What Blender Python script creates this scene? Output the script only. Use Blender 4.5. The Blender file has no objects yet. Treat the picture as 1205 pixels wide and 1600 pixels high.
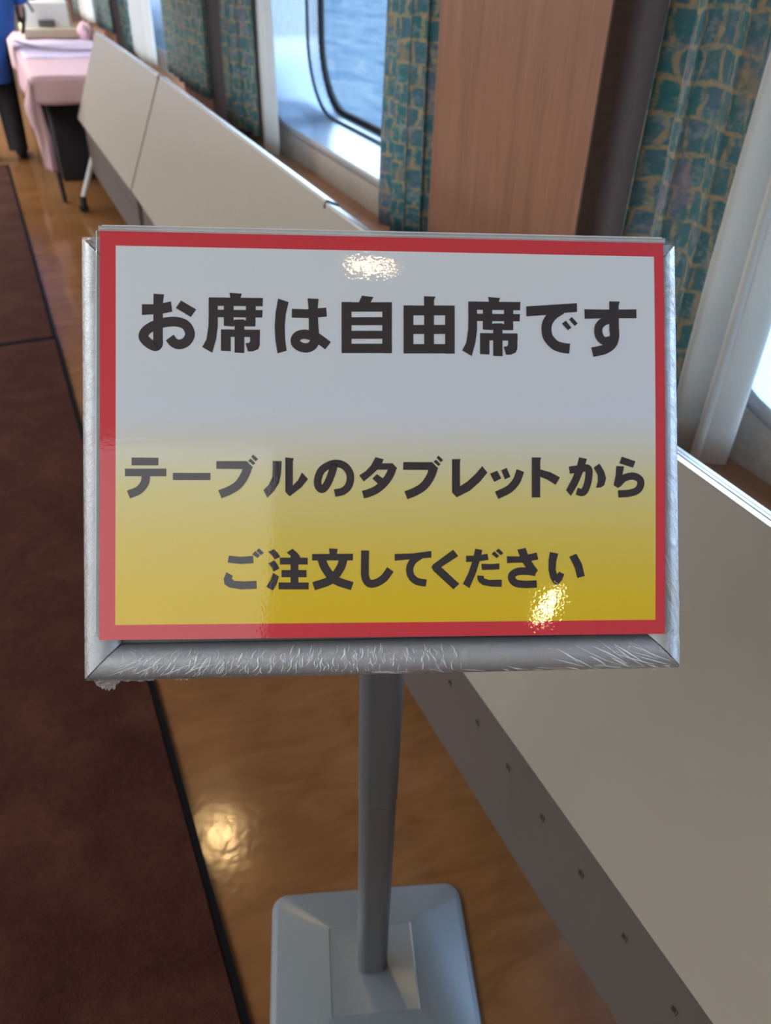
import bpy, bmesh, math, random
from mathutils import Vector, Matrix
random.seed(7)
sc = bpy.context.scene
col = sc.collection
PI = math.pi

# ------------------------------------------------------------------ camera
cam_d = bpy.data.cameras.new('camera'); cam = bpy.data.objects.new('camera', cam_d); col.objects.link(cam)
cx_ = Vector((0.91114453, -0.41121145, 0.0268476))
cy_ = Vector((-0.22393129, -0.54876286, -0.8054279))      # image down
cz_ = Vector((0.34593414, 0.7278492, -0.59208539))        # view direction
M = Matrix.Identity(4)
for i in range(3):
    M[i][0] = cx_[i]; M[i][1] = -cy_[i]; M[i][2] = -cz_[i]
M.translation = (0, 0, 1.33)
cam.matrix_world = M
cam_d.sensor_fit = 'VERTICAL'; cam_d.sensor_height = 36.0; cam_d.lens = 36.0 * 1235 / 1600
cam_d.clip_start = 0.02; cam_d.clip_end = 2000
cam_d.dof.use_dof = True; cam_d.dof.focus_distance = 0.60; cam_d.dof.aperture_fstop = 8.5
sc.camera = cam

# ------------------------------------------------------------------ exposure, world, lights
sc.view_settings.view_transform = 'Standard'; sc.view_settings.look = 'None'
sc.view_settings.gamma = 1.0; sc.view_settings.use_curve_mapping = False
sc.view_settings.exposure = 1.95
sc.cycles.use_denoising = True
sc.cycles.max_bounces = 8; sc.cycles.transparent_max_bounces = 16
sc.cycles.sample_clamp_indirect = 6.0
sc.cycles.caustics_reflective = False; sc.cycles.caustics_refractive = False

SKY = 1.7
CEIL = 13.5
DOWN = 1.1
w = bpy.data.worlds.new('overcast_sky'); sc.world = w; w.use_nodes = True
nt = w.node_tree; nt.nodes.clear()
out = nt.nodes.new('ShaderNodeOutputWorld'); bg = nt.nodes.new('ShaderNodeBackground')
tc = nt.nodes.new('ShaderNodeTexCoord'); sep = nt.nodes.new('ShaderNodeSeparateXYZ'); rmp = nt.nodes.new('ShaderNodeValToRGB')
nt.links.new(tc.outputs['Generated'], sep.inputs[0]); nt.links.new(sep.outputs['Z'], rmp.inputs[0])
rmp.color_ramp.elements[0].position = 0.0; rmp.color_ramp.elements[0].color = (0.68, 0.84, 1.0, 1)
rmp.color_ramp.elements[1].position = 0.7; rmp.color_ramp.elements[1].color = (0.42, 0.64, 1.0, 1)
nt.links.new(rmp.outputs[0], bg.inputs[0]); bg.inputs[1].default_value = SKY
nt.links.new(bg.outputs[0], out.inputs[0])

def area(name, loc, target, sx, sy, power, color, portal=False):
    d = bpy.data.lights.new(name, 'AREA'); d.shape = 'RECTANGLE'; d.size = sx; d.size_y = sy
    d.energy = power; d.color = color
    if portal: d.cycles.is_portal = True
    o = bpy.data.objects.new(name, d); col.objects.link(o); o.location = loc
    o.rotation_euler = (Vector(target) - Vector(loc)).to_track_quat('-Z', 'Y').to_euler()
    return o
# added fill lights under the ceiling (left half of the saloon)
p = area('ceiling_fill_light', (-2.6, -1.66, 2.19), (-2.6, -1.66, 0), 3.0, 3.6, CEIL * 1.1, (0.92, 0.97, 1.0))
p.rotation_euler = (0, 0, math.radians(-25.5))  # added light, turned so its edge shapes the haze reflected in the sign
p = area('ceiling_fill_light_middle', (-2.6, 3.1, 2.19), (-2.6, 3.1, 0), 2.4, 5.6, CEIL * 4.4, (0.92, 0.97, 1.0))
p.rotation_euler = (0, 0, 0)
p = area('ceiling_fill_light_far', (-1.2, 7.6, 2.19), (-1.2, 7.6, 0), 1.6, 3.4, CEIL * 5.5, (0.96, 0.97, 0.98))
p.rotation_euler = (0, 0, 0)
area('left_fill_light', (-4.97, 1.5, 1.35), (0, 1.5, 1.2), 9.0, 0.9, CEIL * 0.95, (0.90, 0.96, 1.0))     # added fill light along the left wall to brighten the curtains
for k in range(-1, 4):
    area('window_daylight_portal', (1.47, 0.165 + 2.75 * k, 1.2), (0, 0.165 + 2.75 * k, 1.2), 1.8, 1.05, 1, (1, 1, 1), portal=True)

# ------------------------------------------------------------------ helpers
class MB:
    def __init__(s): s.v = []; s.f = []; s.m = []
    def add(s, vs, fs, mi=0):
        n = len(s.v); s.v += [tuple(v) for v in vs]
        for f in fs: s.f.append([i + n for i in f]); s.m.append(mi)
        return s
    def box(s, x0, y0, z0, x1, y1, z1, mi=0, bev=0.0):
        if bev:
            bm = bmesh.new(); bmesh.ops.create_cube(bm, size=1)
            for v in bm.verts:
                v.co = ((x0 + x1) / 2 + v.co.x * (x1 - x0), (y0 + y1) / 2 + v.co.y * (y1 - y0), (z0 + z1) / 2 + v.co.z * (z1 - z0))
            bmesh.ops.bevel(bm, geom=bm.edges[:], offset=bev, segments=2, profile=0.5, affect='EDGES')
            bm.verts.index_update()
            s.add([v.co[:] for v in bm.verts], [[v.index for v in f.verts] for f in bm.faces], mi); bm.free(); return s
        v = [(x, y, z) for z in (z0, z1) for y in (y0, y1) for x in (x0, x1)]
        return s.add(v, [(0, 2, 3, 1), (4, 5, 7, 6), (0, 1, 5, 4), (2, 6, 7, 3), (0, 4, 6, 2), (1, 3, 7, 5)], mi)
    def loft(s, loops, mi=0, closed=True, cap0=False, cap1=False):
        n = len(loops[0]); base = len(s.v)
        for L in loops: s.v += [tuple(p) for p in L]
        for a in range(len(loops) - 1):
            for i in range(n if closed else n - 1):
                j = (i + 1) % n
                s.f.append([base + a * n + i, base + a * n + j, base + (a + 1) * n + j, base + (a + 1) * n + i]); s.m.append(mi)
        if cap0: s.f.append([base + i for i in range(n)][::-1]); s.m.append(mi)
        if cap1: s.f.append([base + (len(loops) - 1) * n + i for i in range(n)]); s.m.append(mi)
        return s
    def tube(s, pts, r, n=12, mi=0, cap=True):
        pts = [Vector(p) for p in pts]; rs = r if isinstance(r, (list, tuple)) else [r] * len(pts)
        loops = []; up = None
        for i, p in enumerate(pts):
            t = (pts[min(i + 1, len(pts) - 1)] - pts[max(i - 1, 0)]).normalized()
            if up is None:
                up = t.orthogonal().normalized()
            up = (up - t * up.dot(t)).normalized(); b = t.cross(up)
            loops.append([p + (up * math.cos(2 * PI * k / n) + b * math.sin(2 * PI * k / n)) * rs[i] for k in range(n)])
        return s.loft(loops, mi, True, cap, cap)
    def grid(s, fn, nu, nv, mi=0):
        base = len(s.v)
        for j in range(nv + 1):
            for i in range(nu + 1): s.v.append(tuple(fn(i / nu, j / nv)))
        for j in range(nv):
            for i in range(nu):
                a = base + j * (nu + 1) + i; s.f.append([a, a + 1, a + nu + 2, a + nu + 1]); s.m.append(mi)
        return s
    def build(s, name, mat, parent=None, smooth=False, xf=None, uv=None, fix=True):
        off = Vector((0, 0, 0))
        if parent is not None:
            off = world_loc(parent)
        vs = [Vector(v) for v in s.v]
        if xf is not None: vs = [xf @ v for v in vs]
        me = bpy.data.meshes.new(name)
        me.from_pydata([(v - off)[:] for v in vs], [], s.f)
        for m_ in (mat if isinstance(mat, (list, tuple)) else [mat]): me.materials.append(m_)
        for p, mi in zip(me.polygons, s.m): p.material_index = mi
        if uv is not None:
            l = me.uv_layers.new(name='UVMap')
            for lp in me.loops: l.data[lp.index].uv = uv(lp.vertex_index)
        if fix:
            bm = bmesh.new(); bm.from_mesh(me); bmesh.ops.recalc_face_normals(bm, faces=bm.faces[:]); bm.to_mesh(me); bm.free()
        o = bpy.data.objects.new(name, me); col.objects.link(o)
        if parent is not None: o.parent = parent
        if smooth:
            for p in me.polygons: p.use_smooth = True
            me.set_sharp_from_angle(angle=math.radians(40 if smooth is True else smooth))
        return o

def world_loc(o):
    v = Vector((0, 0, 0))
    while o is not None: v = v + o.location; o = o.parent
    return v
def tag(o, label=None, cat=None, group=None, kind=None):
    if label: o['label'] = label
    if cat: o['category'] = cat
    if group: o['group'] = group
    if kind: o['kind'] = kind
    return o
def empty(name, loc): 
    o = bpy.data.objects.new(name, None); col.objects.link(o); o.location = loc; o.empty_display_size = 0.1
    return o
def struct(name, mb, mat, parent=None, **k):
    o = mb.build(name, mat, parent, **k)
    if parent is None: o['kind'] = 'structure'
    return o
def copy_tree(o, parent=None):
    c = o.copy(); col.objects.link(c); c.parent = parent
    for ch in o.children: copy_tree(ch, c)
    return c
def rrect(hw, hh, r, n=8, cx=0.0, cy=0.0):
    pts = []
    for (sx, sy, a0) in ((1, 1, 0), (-1, 1, 90), (-1, -1, 180), (1, -1, 270)):
        for k in range(n + 1):
            a = math.radians(a0 + 90 * k / n)
            pts.append((cx + sx * (hw - r) + r * math.cos(a), cy + sy * (hh - r) + r * math.sin(a)))
    return pts
def smoothed(pts, n=6):
    if len(pts) < 3: return [Vector(p) for p in pts]
    P = [Vector(p) for p in pts]; P = [2 * P[0] - P[1]] + P + [2 * P[-1] - P[-2]]
    o = []
    for i in range(1, len(P) - 2):
        for k in range(n):
            t = k / n; a, b, c, d = P[i - 1], P[i], P[i + 1], P[i + 2]
            o.append(0.5 * ((2 * b) + (c - a) * t + (2 * a - 5 * b + 4 * c - d) * t * t + (3 * b - a - 3 * c + d) * t ** 3))
    o.append(P[-2]); return o

# ------------------------------------------------------------------ materials
class NT:
    def __init__(s, name):
        s.mat = bpy.data.materials.new(name); s.mat.use_nodes = True; s.t = s.mat.node_tree; s.t.nodes.clear()
        s.out = s.n('ShaderNodeOutputMaterial')
    def n(s, typ, **k):
        x = s.t.nodes.new(typ)
        for a, v in k.items():
            if a.startswith('_'): setattr(x, a[1:], v)
            else: s.put(x.inputs[a.replace('__', ' ')], v)
        return x
    def put(s, inp, v):
        if hasattr(v, 'is_output') or isinstance(v, bpy.types.NodeSocket): s.t.links.new(v, inp)
        elif isinstance(v, tuple) and len(v) == 3 and inp.type == 'RGBA': inp.default_value = (*v, 1)
        else: inp.default_value = v
    def coord(s, kind='Object', scale=(1, 1, 1), rot=(0, 0, 0)):
        t = s.n('ShaderNodeTexCoord'); m = s.n('ShaderNodeMapping', Vector=t.outputs[kind]); m.inputs['Scale'].default_value = scale
        m.inputs['Rotation'].default_value = rot
        return m.outputs[0]
    def noise(s, vec, scale, detail=4, rough=0.55, dist=0.0):
        return s.n('ShaderNodeTexNoise', Vector=vec, Scale=scale, Detail=float(detail), Roughness=rough, Distortion=dist).outputs['Fac']
    def ramp(s, fac, *stops):
        r = s.n('ShaderNodeValToRGB', Fac=fac); e = r.color_ramp.elements
        while len(e) < len(stops): e.new(0.5)
        for el, (p, c) in zip(e, stops):
            el.position = p; el.color = (*c, 1) if isinstance(c, tuple) else (c, c, c, 1)
        return r.outputs[0]
    def mix(s, f, a, b, blend='MIX'):
        m = s.n('ShaderNodeMix', _data_type='RGBA', _blend_type=blend)
        s.put(m.inputs[0], f); s.put(m.inputs[6], a); s.put(m.inputs[7], b); return m.outputs[2]
    def math(s, op, a, b=0.0):
        m = s.n('ShaderNodeMath', _operation=op); s.put(m.inputs[0], a); s.put(m.inputs[1], b); return m.outputs[0]
    def bump(s, h, strength, dist=0.001):
        return s.n('ShaderNodeBump', Height=h, Strength=strength, Distance=dist).outputs[0]
    def bsdf(s, base, rough=0.5, metal=0.0, normal=None, **k):
        b = s.n('ShaderNodeBsdfPrincipled'); s.put(b.inputs['Base Color'], base); s.put(b.inputs['Roughness'], rough); s.put(b.inputs['Metallic'], metal)
        if normal is not None: s.put(b.inputs['Normal'], normal)
        for a, v in k.items(): s.put(b.inputs[a.replace('_', ' ')], v)
        return b.outputs[0]
    def fresnel(s, ior=1.5, normal=None):
        # thin sheet: the same reflectance from both sides
        gm = s.n('ShaderNodeNewGeometry'); f = s.n('ShaderNodeFresnel', IOR=ior)
        fb = s.n('ShaderNodeFresnel', IOR=1.0 / ior)
        if normal is not None: s.put(f.inputs['Normal'], normal); s.put(fb.inputs['Normal'], normal)
        m = s.n('ShaderNodeMix', _data_type='FLOAT'); s.put(m.inputs[0], gm.outputs['Backfacing']); s.put(m.inputs[2], f.outputs[0]); s.put(m.inputs[3], fb.outputs[0])
        return m.outputs[0]
    def done(s, sh): s.t.links.new(sh, s.out.inputs[0]); return s.mat

def plain(name, base, rough=0.5, metal=0.0, var=0.06, scale=30, bump=0.0, **k):
    t = NT(name); c = t.coord(); n = t.noise(c, scale)
    d = tuple(max(0, x * (1 - var)) for x in base); l = tuple(min(1, x * (1 + var)) for x in base)
    colr = t.ramp(n, (0.3, d), (0.7, l))
    return t.done(t.bsdf(colr, rough, metal, t.bump(n, bump) if bump else None, **k))

def mat_wood(name, c0, c1, c2, axis='Z', rough=0.4, scale=1.0, coat=0.0):
    t = NT(name); st = {'Z': (14, 14, 0.6), 'Y': (14, 0.9, 14)}[axis]
    c = t.coord('Object', tuple(x * scale for x in st)); n = t.noise(c, 2.2, 6, 0.6, 0.4)
    c2_ = t.coord('Object', tuple(x * scale * 6 for x in st)); n2 = t.noise(c2_, 3.0, 3)
    m = t.math('ADD', t.math('MULTIPLY', n, 0.65), t.math('MULTIPLY', n2, 0.35))
    colr = t.ramp(m, (0.34, c0), (0.5, c1), (0.68, c2))
    return t.done(t.bsdf(colr, rough, 0, t.bump(n2, 0.05), Coat_Weight=coat, Coat_Roughness=0.15))

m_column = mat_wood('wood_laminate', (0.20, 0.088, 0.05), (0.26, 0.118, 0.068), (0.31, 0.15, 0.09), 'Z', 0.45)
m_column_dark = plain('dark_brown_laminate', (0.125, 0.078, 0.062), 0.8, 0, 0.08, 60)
m_ledge = mat_wood('ledge_wood', (0.33, 0.165, 0.085), (0.41, 0.21, 0.115), (0.49, 0.265, 0.15), 'Y', 0.38)

def mat_floor():
    t = NT('floor_vinyl_wood'); c = t.coord('Object', (1, 1, 1), (0, 0, 0.35)); 
    a = t.noise(t.coord('Object', (3.2, 11, 1), (0, 0, 0.30)), 1.7, 6, 0.6, 1.2)
    b = t.noise(c, 3.0, 4, 0.6, 0.6)
    m = t.math('ADD', t.math('MULTIPLY', a, 0.6), t.math('MULTIPLY', b, 0.4))
    colr = t.ramp(m, (0.30, (0.105, 0.045, 0.015)), (0.5, (0.155, 0.069, 0.024)), (0.72, (0.20, 0.095, 0.036)))
    fine = t.noise(c, 60, 3)
    r = t.math('ADD', 0.06, t.math('MULTIPLY', b, 0.14))
    return t.done(t.bsdf(colr, r, 0, t.bump(t.math('ADD', fine, t.math('MULTIPLY', b, 6.0)), 0.10, 0.002)))
m_floor = mat_floor()

def mat_rug():
    t = NT('rug_pile'); c = t.coord(); a = t.noise(c, 6, 4, 0.6, 0.5); f = t.noise(c, 420, 2); g = t.noise(c, 60, 4, 0.7)
    m = t.math('ADD', t.math('MULTIPLY', a, 0.5), t.math('ADD', t.math('MULTIPLY', f, 0.25), t.math('MULTIPLY', g, 0.25)))
    colr = t.ramp(m, (0.36, (0.024, 0.0075, 0.005)), (0.5, (0.042, 0.014, 0.0093)), (0.64, (0.066, 0.024, 0.0155)))
    return t.done(t.bsdf(colr, 0.95, 0, t.bump(t.math('ADD', f, g), 0.8, 0.004), Specular_IOR_Level=0.1))
m_rug = mat_rug()
m_binding = plain('black_binding', (0.006, 0.006, 0.007), 0.95, 0, 0.3, 300, 0.4, Specular_IOR_Level=0.05)

def mat_wall():
    t = NT('speckled_wall_covering'); c = t.coord(); a = t.noise(c, 90, 5, 0.7); b = t.noise(c, 7, 3)
    colr = t.ramp(t.math('ADD', t.math('MULTIPLY', a, 0.6), t.math('MULTIPLY', b, 0.4)), (0.35, (0.44, 0.40, 0.36)), (0.65, (0.60, 0.56, 0.51)))
    return t.done(t.bsdf(colr, 0.8, 0, t.bump(a, 0.25)))
m_wall = mat_wall()
m_ceil = plain('ceiling_paint', (0.72, 0.69, 0.63), 0.7)
m_wallr = plain('cream_wall', (0.50, 0.44, 0.36), 0.6)

def mat_brushed(name, base, rough, st=(2, 2, 160), metal=1.0, strength=0.12):
    t = NT(name); n = t.noise(t.coord('Object', st), 3.0, 4)
    colr = t.ramp(n, (0.3, tuple(x * 0.92 for x in base)), (0.7, base))
    return t.done(t.bsdf(colr, t.math('ADD', rough - 0.05, t.math('MULTIPLY', n, 0.1)), metal, t.bump(n, strength)))
m_reveal = mat_brushed('brushed_window_lining', (0.44, 0.49, 0.56), 0.27, (120, 120, 2), 0.85, 0.05)
m_alu = mat_brushed('satin_aluminium', (0.50, 0.53, 0.575), 0.44, (6, 6, 6), 0.28, 0.02)
m_alu_edge = mat_brushed('table_edge_aluminium', (0.80, 0.84, 0.88), 0.30, (60, 1, 60), 0.9, 0.03)
m_gasket = plain('black_rubber_gasket', (0.012, 0.012, 0.014), 0.6)
m_pole = mat_brushed('grey_anodised_pole', (0.155, 0.165, 0.18), 0.36, (90, 90, 2), 0.35, 0.03)
m_base = plain('silver_painted_steel', (0.165, 0.195, 0.22), 0.34, 0.25, 0.03, 200, 0.0, Coat_Weight=0.35, Coat_Roughness=0.22)

def mat_glass():
    t = NT('window_glass'); f = t.fresnel(1.45)
    a = t.n('ShaderNodeBsdfTransparent'); a.inputs[0].default_value = (0.97, 0.985, 0.98, 1); g = t.n('ShaderNodeBsdfGlossy', Roughness=0.02)
    m = t.n('ShaderNodeMixShader'); t.put(m.inputs[0], f); t.put(m.inputs[1], a.outputs[0]); t.put(m.inputs[2], g.outputs[0])
    return t.done(m.outputs[0])
m_glass = mat_glass()

def mat_sea():
    t = NT('sea_water'); c = t.coord('Object', (0.55, 0.22, 1)); a = t.noise(c, 0.5, 8, 0.65, 0.8); b = t.noise(c, 2.2, 6, 0.65)
    h = t.math('ADD', a, t.math('MULTIPLY', b, 0.35))
    colr = t.ramp(h, (0.46, (0.046, 0.078, 0.115)), (0.60, (0.092, 0.128, 0.16)), (0.74, (0.135, 0.165, 0.185)), (0.93, (0.20, 0.22, 0.225)))
    return t.done(t.bsdf(colr, 0.6, 0, t.bump(h, 0.35, 0.3), Specular_IOR_Level=0.0))
m_sea = mat_sea()

def mat_curtain():
    t = NT('teal_brick_print_curtain'); u = t.n('ShaderNodeTexCoord').outputs['UV']
    nz = t.n('ShaderNodeTexNoise', Vector=u, Scale=16.0, Detail=3.0).outputs['Color']
    dv = t.n('ShaderNodeMixRGB', _blend_type='LINEAR_LIGHT'); t.put(dv.inputs[0], 0.018); t.put(dv.inputs[1], u); t.put(dv.inputs[2], nz)
    v = dv.outputs[0]
    br = t.n('ShaderNodeTexBrick', Vector=v, Scale=1.0, _offset=0.5, _squash=1.0)
    br.inputs['Mortar Size'].default_value = 0.0055; br.inputs['Mortar Smooth'].default_value = 0.6
    br.inputs['Brick Width'].default_value = 0.034; br.inputs['Row Height'].default_value = 0.050
    br.inputs['Color1'].default_value = (0.068, 0.27, 0.285, 1); br.inputs['Color2'].default_value = (0.19, 0.27, 0.34, 1); br.inputs['Mortar'].default_value = (0.56, 0.44, 0.28, 1)
    n1 = t.noise(u, 26, 4, 0.75); n2 = t.noise(u, 8, 3, 0.6, 0.6); n3 = t.noise(u, 60, 4, 0.75, 0.5); n4 = t.noise(u, 14, 3, 0.6, 0.3); n5 = t.noise(u, 40, 3, 0.7)
    c = t.mix(t.ramp(n1, (0.50, 0.0), (0.60, 0.75)), br.outputs['Color'], (0.38, 0.44, 0.43))
    c = t.mix(t.ramp(n5, (0.50, 0.0), (0.60, 0.65)), c, (0.07, 0.27, 0.285))
    c = t.mix(t.ramp(n2, (0.54, 0.0), (0.66, 0.55)), c, (0.42, 0.30, 0.37))
    c = t.mix(t.ramp(n3, (0.52, 0.0), (0.60, 0.5)), c, (0.05, 0.23, 0.26))
    c = t.mix(t.ramp(n4, (0.58, 0.0), (0.66, 0.55)), c, (0.52, 0.37, 0.22))
    weave = t.noise(u, 900, 1)
    b = t.bsdf(c, 0.85, 0, t.bump(weave, 0.15), Sheen_Weight=0.1)
    tr = t.n('ShaderNodeBsdfTranslucent'); t.put(tr.inputs[0], t.mix(1.0, c, (1.0, 1.0, 1.0), 'MULTIPLY'))
    m = t.n('ShaderNodeMixShader'); m.inputs[0].default_value = 0.50; t.put(m.inputs[1], b); t.put(m.inputs[2], tr.outputs[0])
    return t.done(m.outputs[0])
m_curtain = mat_curtain()
def mat_lining():
    t = NT('white_curtain_lining'); u = t.coord('UV'); wv = t.noise(u, 700, 2)
    c = t.ramp(wv, (0.3, (0.66, 0.66, 0.63)), (0.7, (0.78, 0.78, 0.75)))
    b = t.bsdf(c, 0.85, 0, t.bump(wv, 0.1)); tr = t.n('ShaderNodeBsdfTranslucent'); tr.inputs[0].default_value = (0.78, 0.79, 0.78, 1)
    m = t.n('ShaderNodeMixShader'); m.inputs[0].default_value = 0.38; t.put(m.inputs[1], b); t.put(m.inputs[2], tr.outputs[0])
    return t.done(m.outputs[0])
m_lining = mat_lining()
m_top = plain('beige_laminate', (0.255, 0.227, 0.190), 0.45, 0, 0.025, 14)
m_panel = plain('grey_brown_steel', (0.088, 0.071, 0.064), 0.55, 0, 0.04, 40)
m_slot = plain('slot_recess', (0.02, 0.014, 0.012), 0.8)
m_legw = plain('pale_grey_table_leg', (0.48, 0.48, 0.47), 0.35)
m_black = plain('black_plastic', (0.010, 0.010, 0.011), 0.45)
m_pink = plain('pink_cloth', (0.53, 0.35, 0.375), 0.85, 0, 0.05, 200, 0.15)
m_lilac = plain('lilac_cloth', (0.58, 0.50, 0.66), 0.85, 0, 0.05, 60)
m_cream = plain('cream_plastic', (0.80, 0.82, 0.79), 0.4, 0, 0.02)
m_tray = plain('beige_tray', (0.56, 0.50, 0.36), 0.5, 0, 0.04)
m_grille = plain('grey_grille', (0.16, 0.16, 0.15), 0.6)

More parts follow.
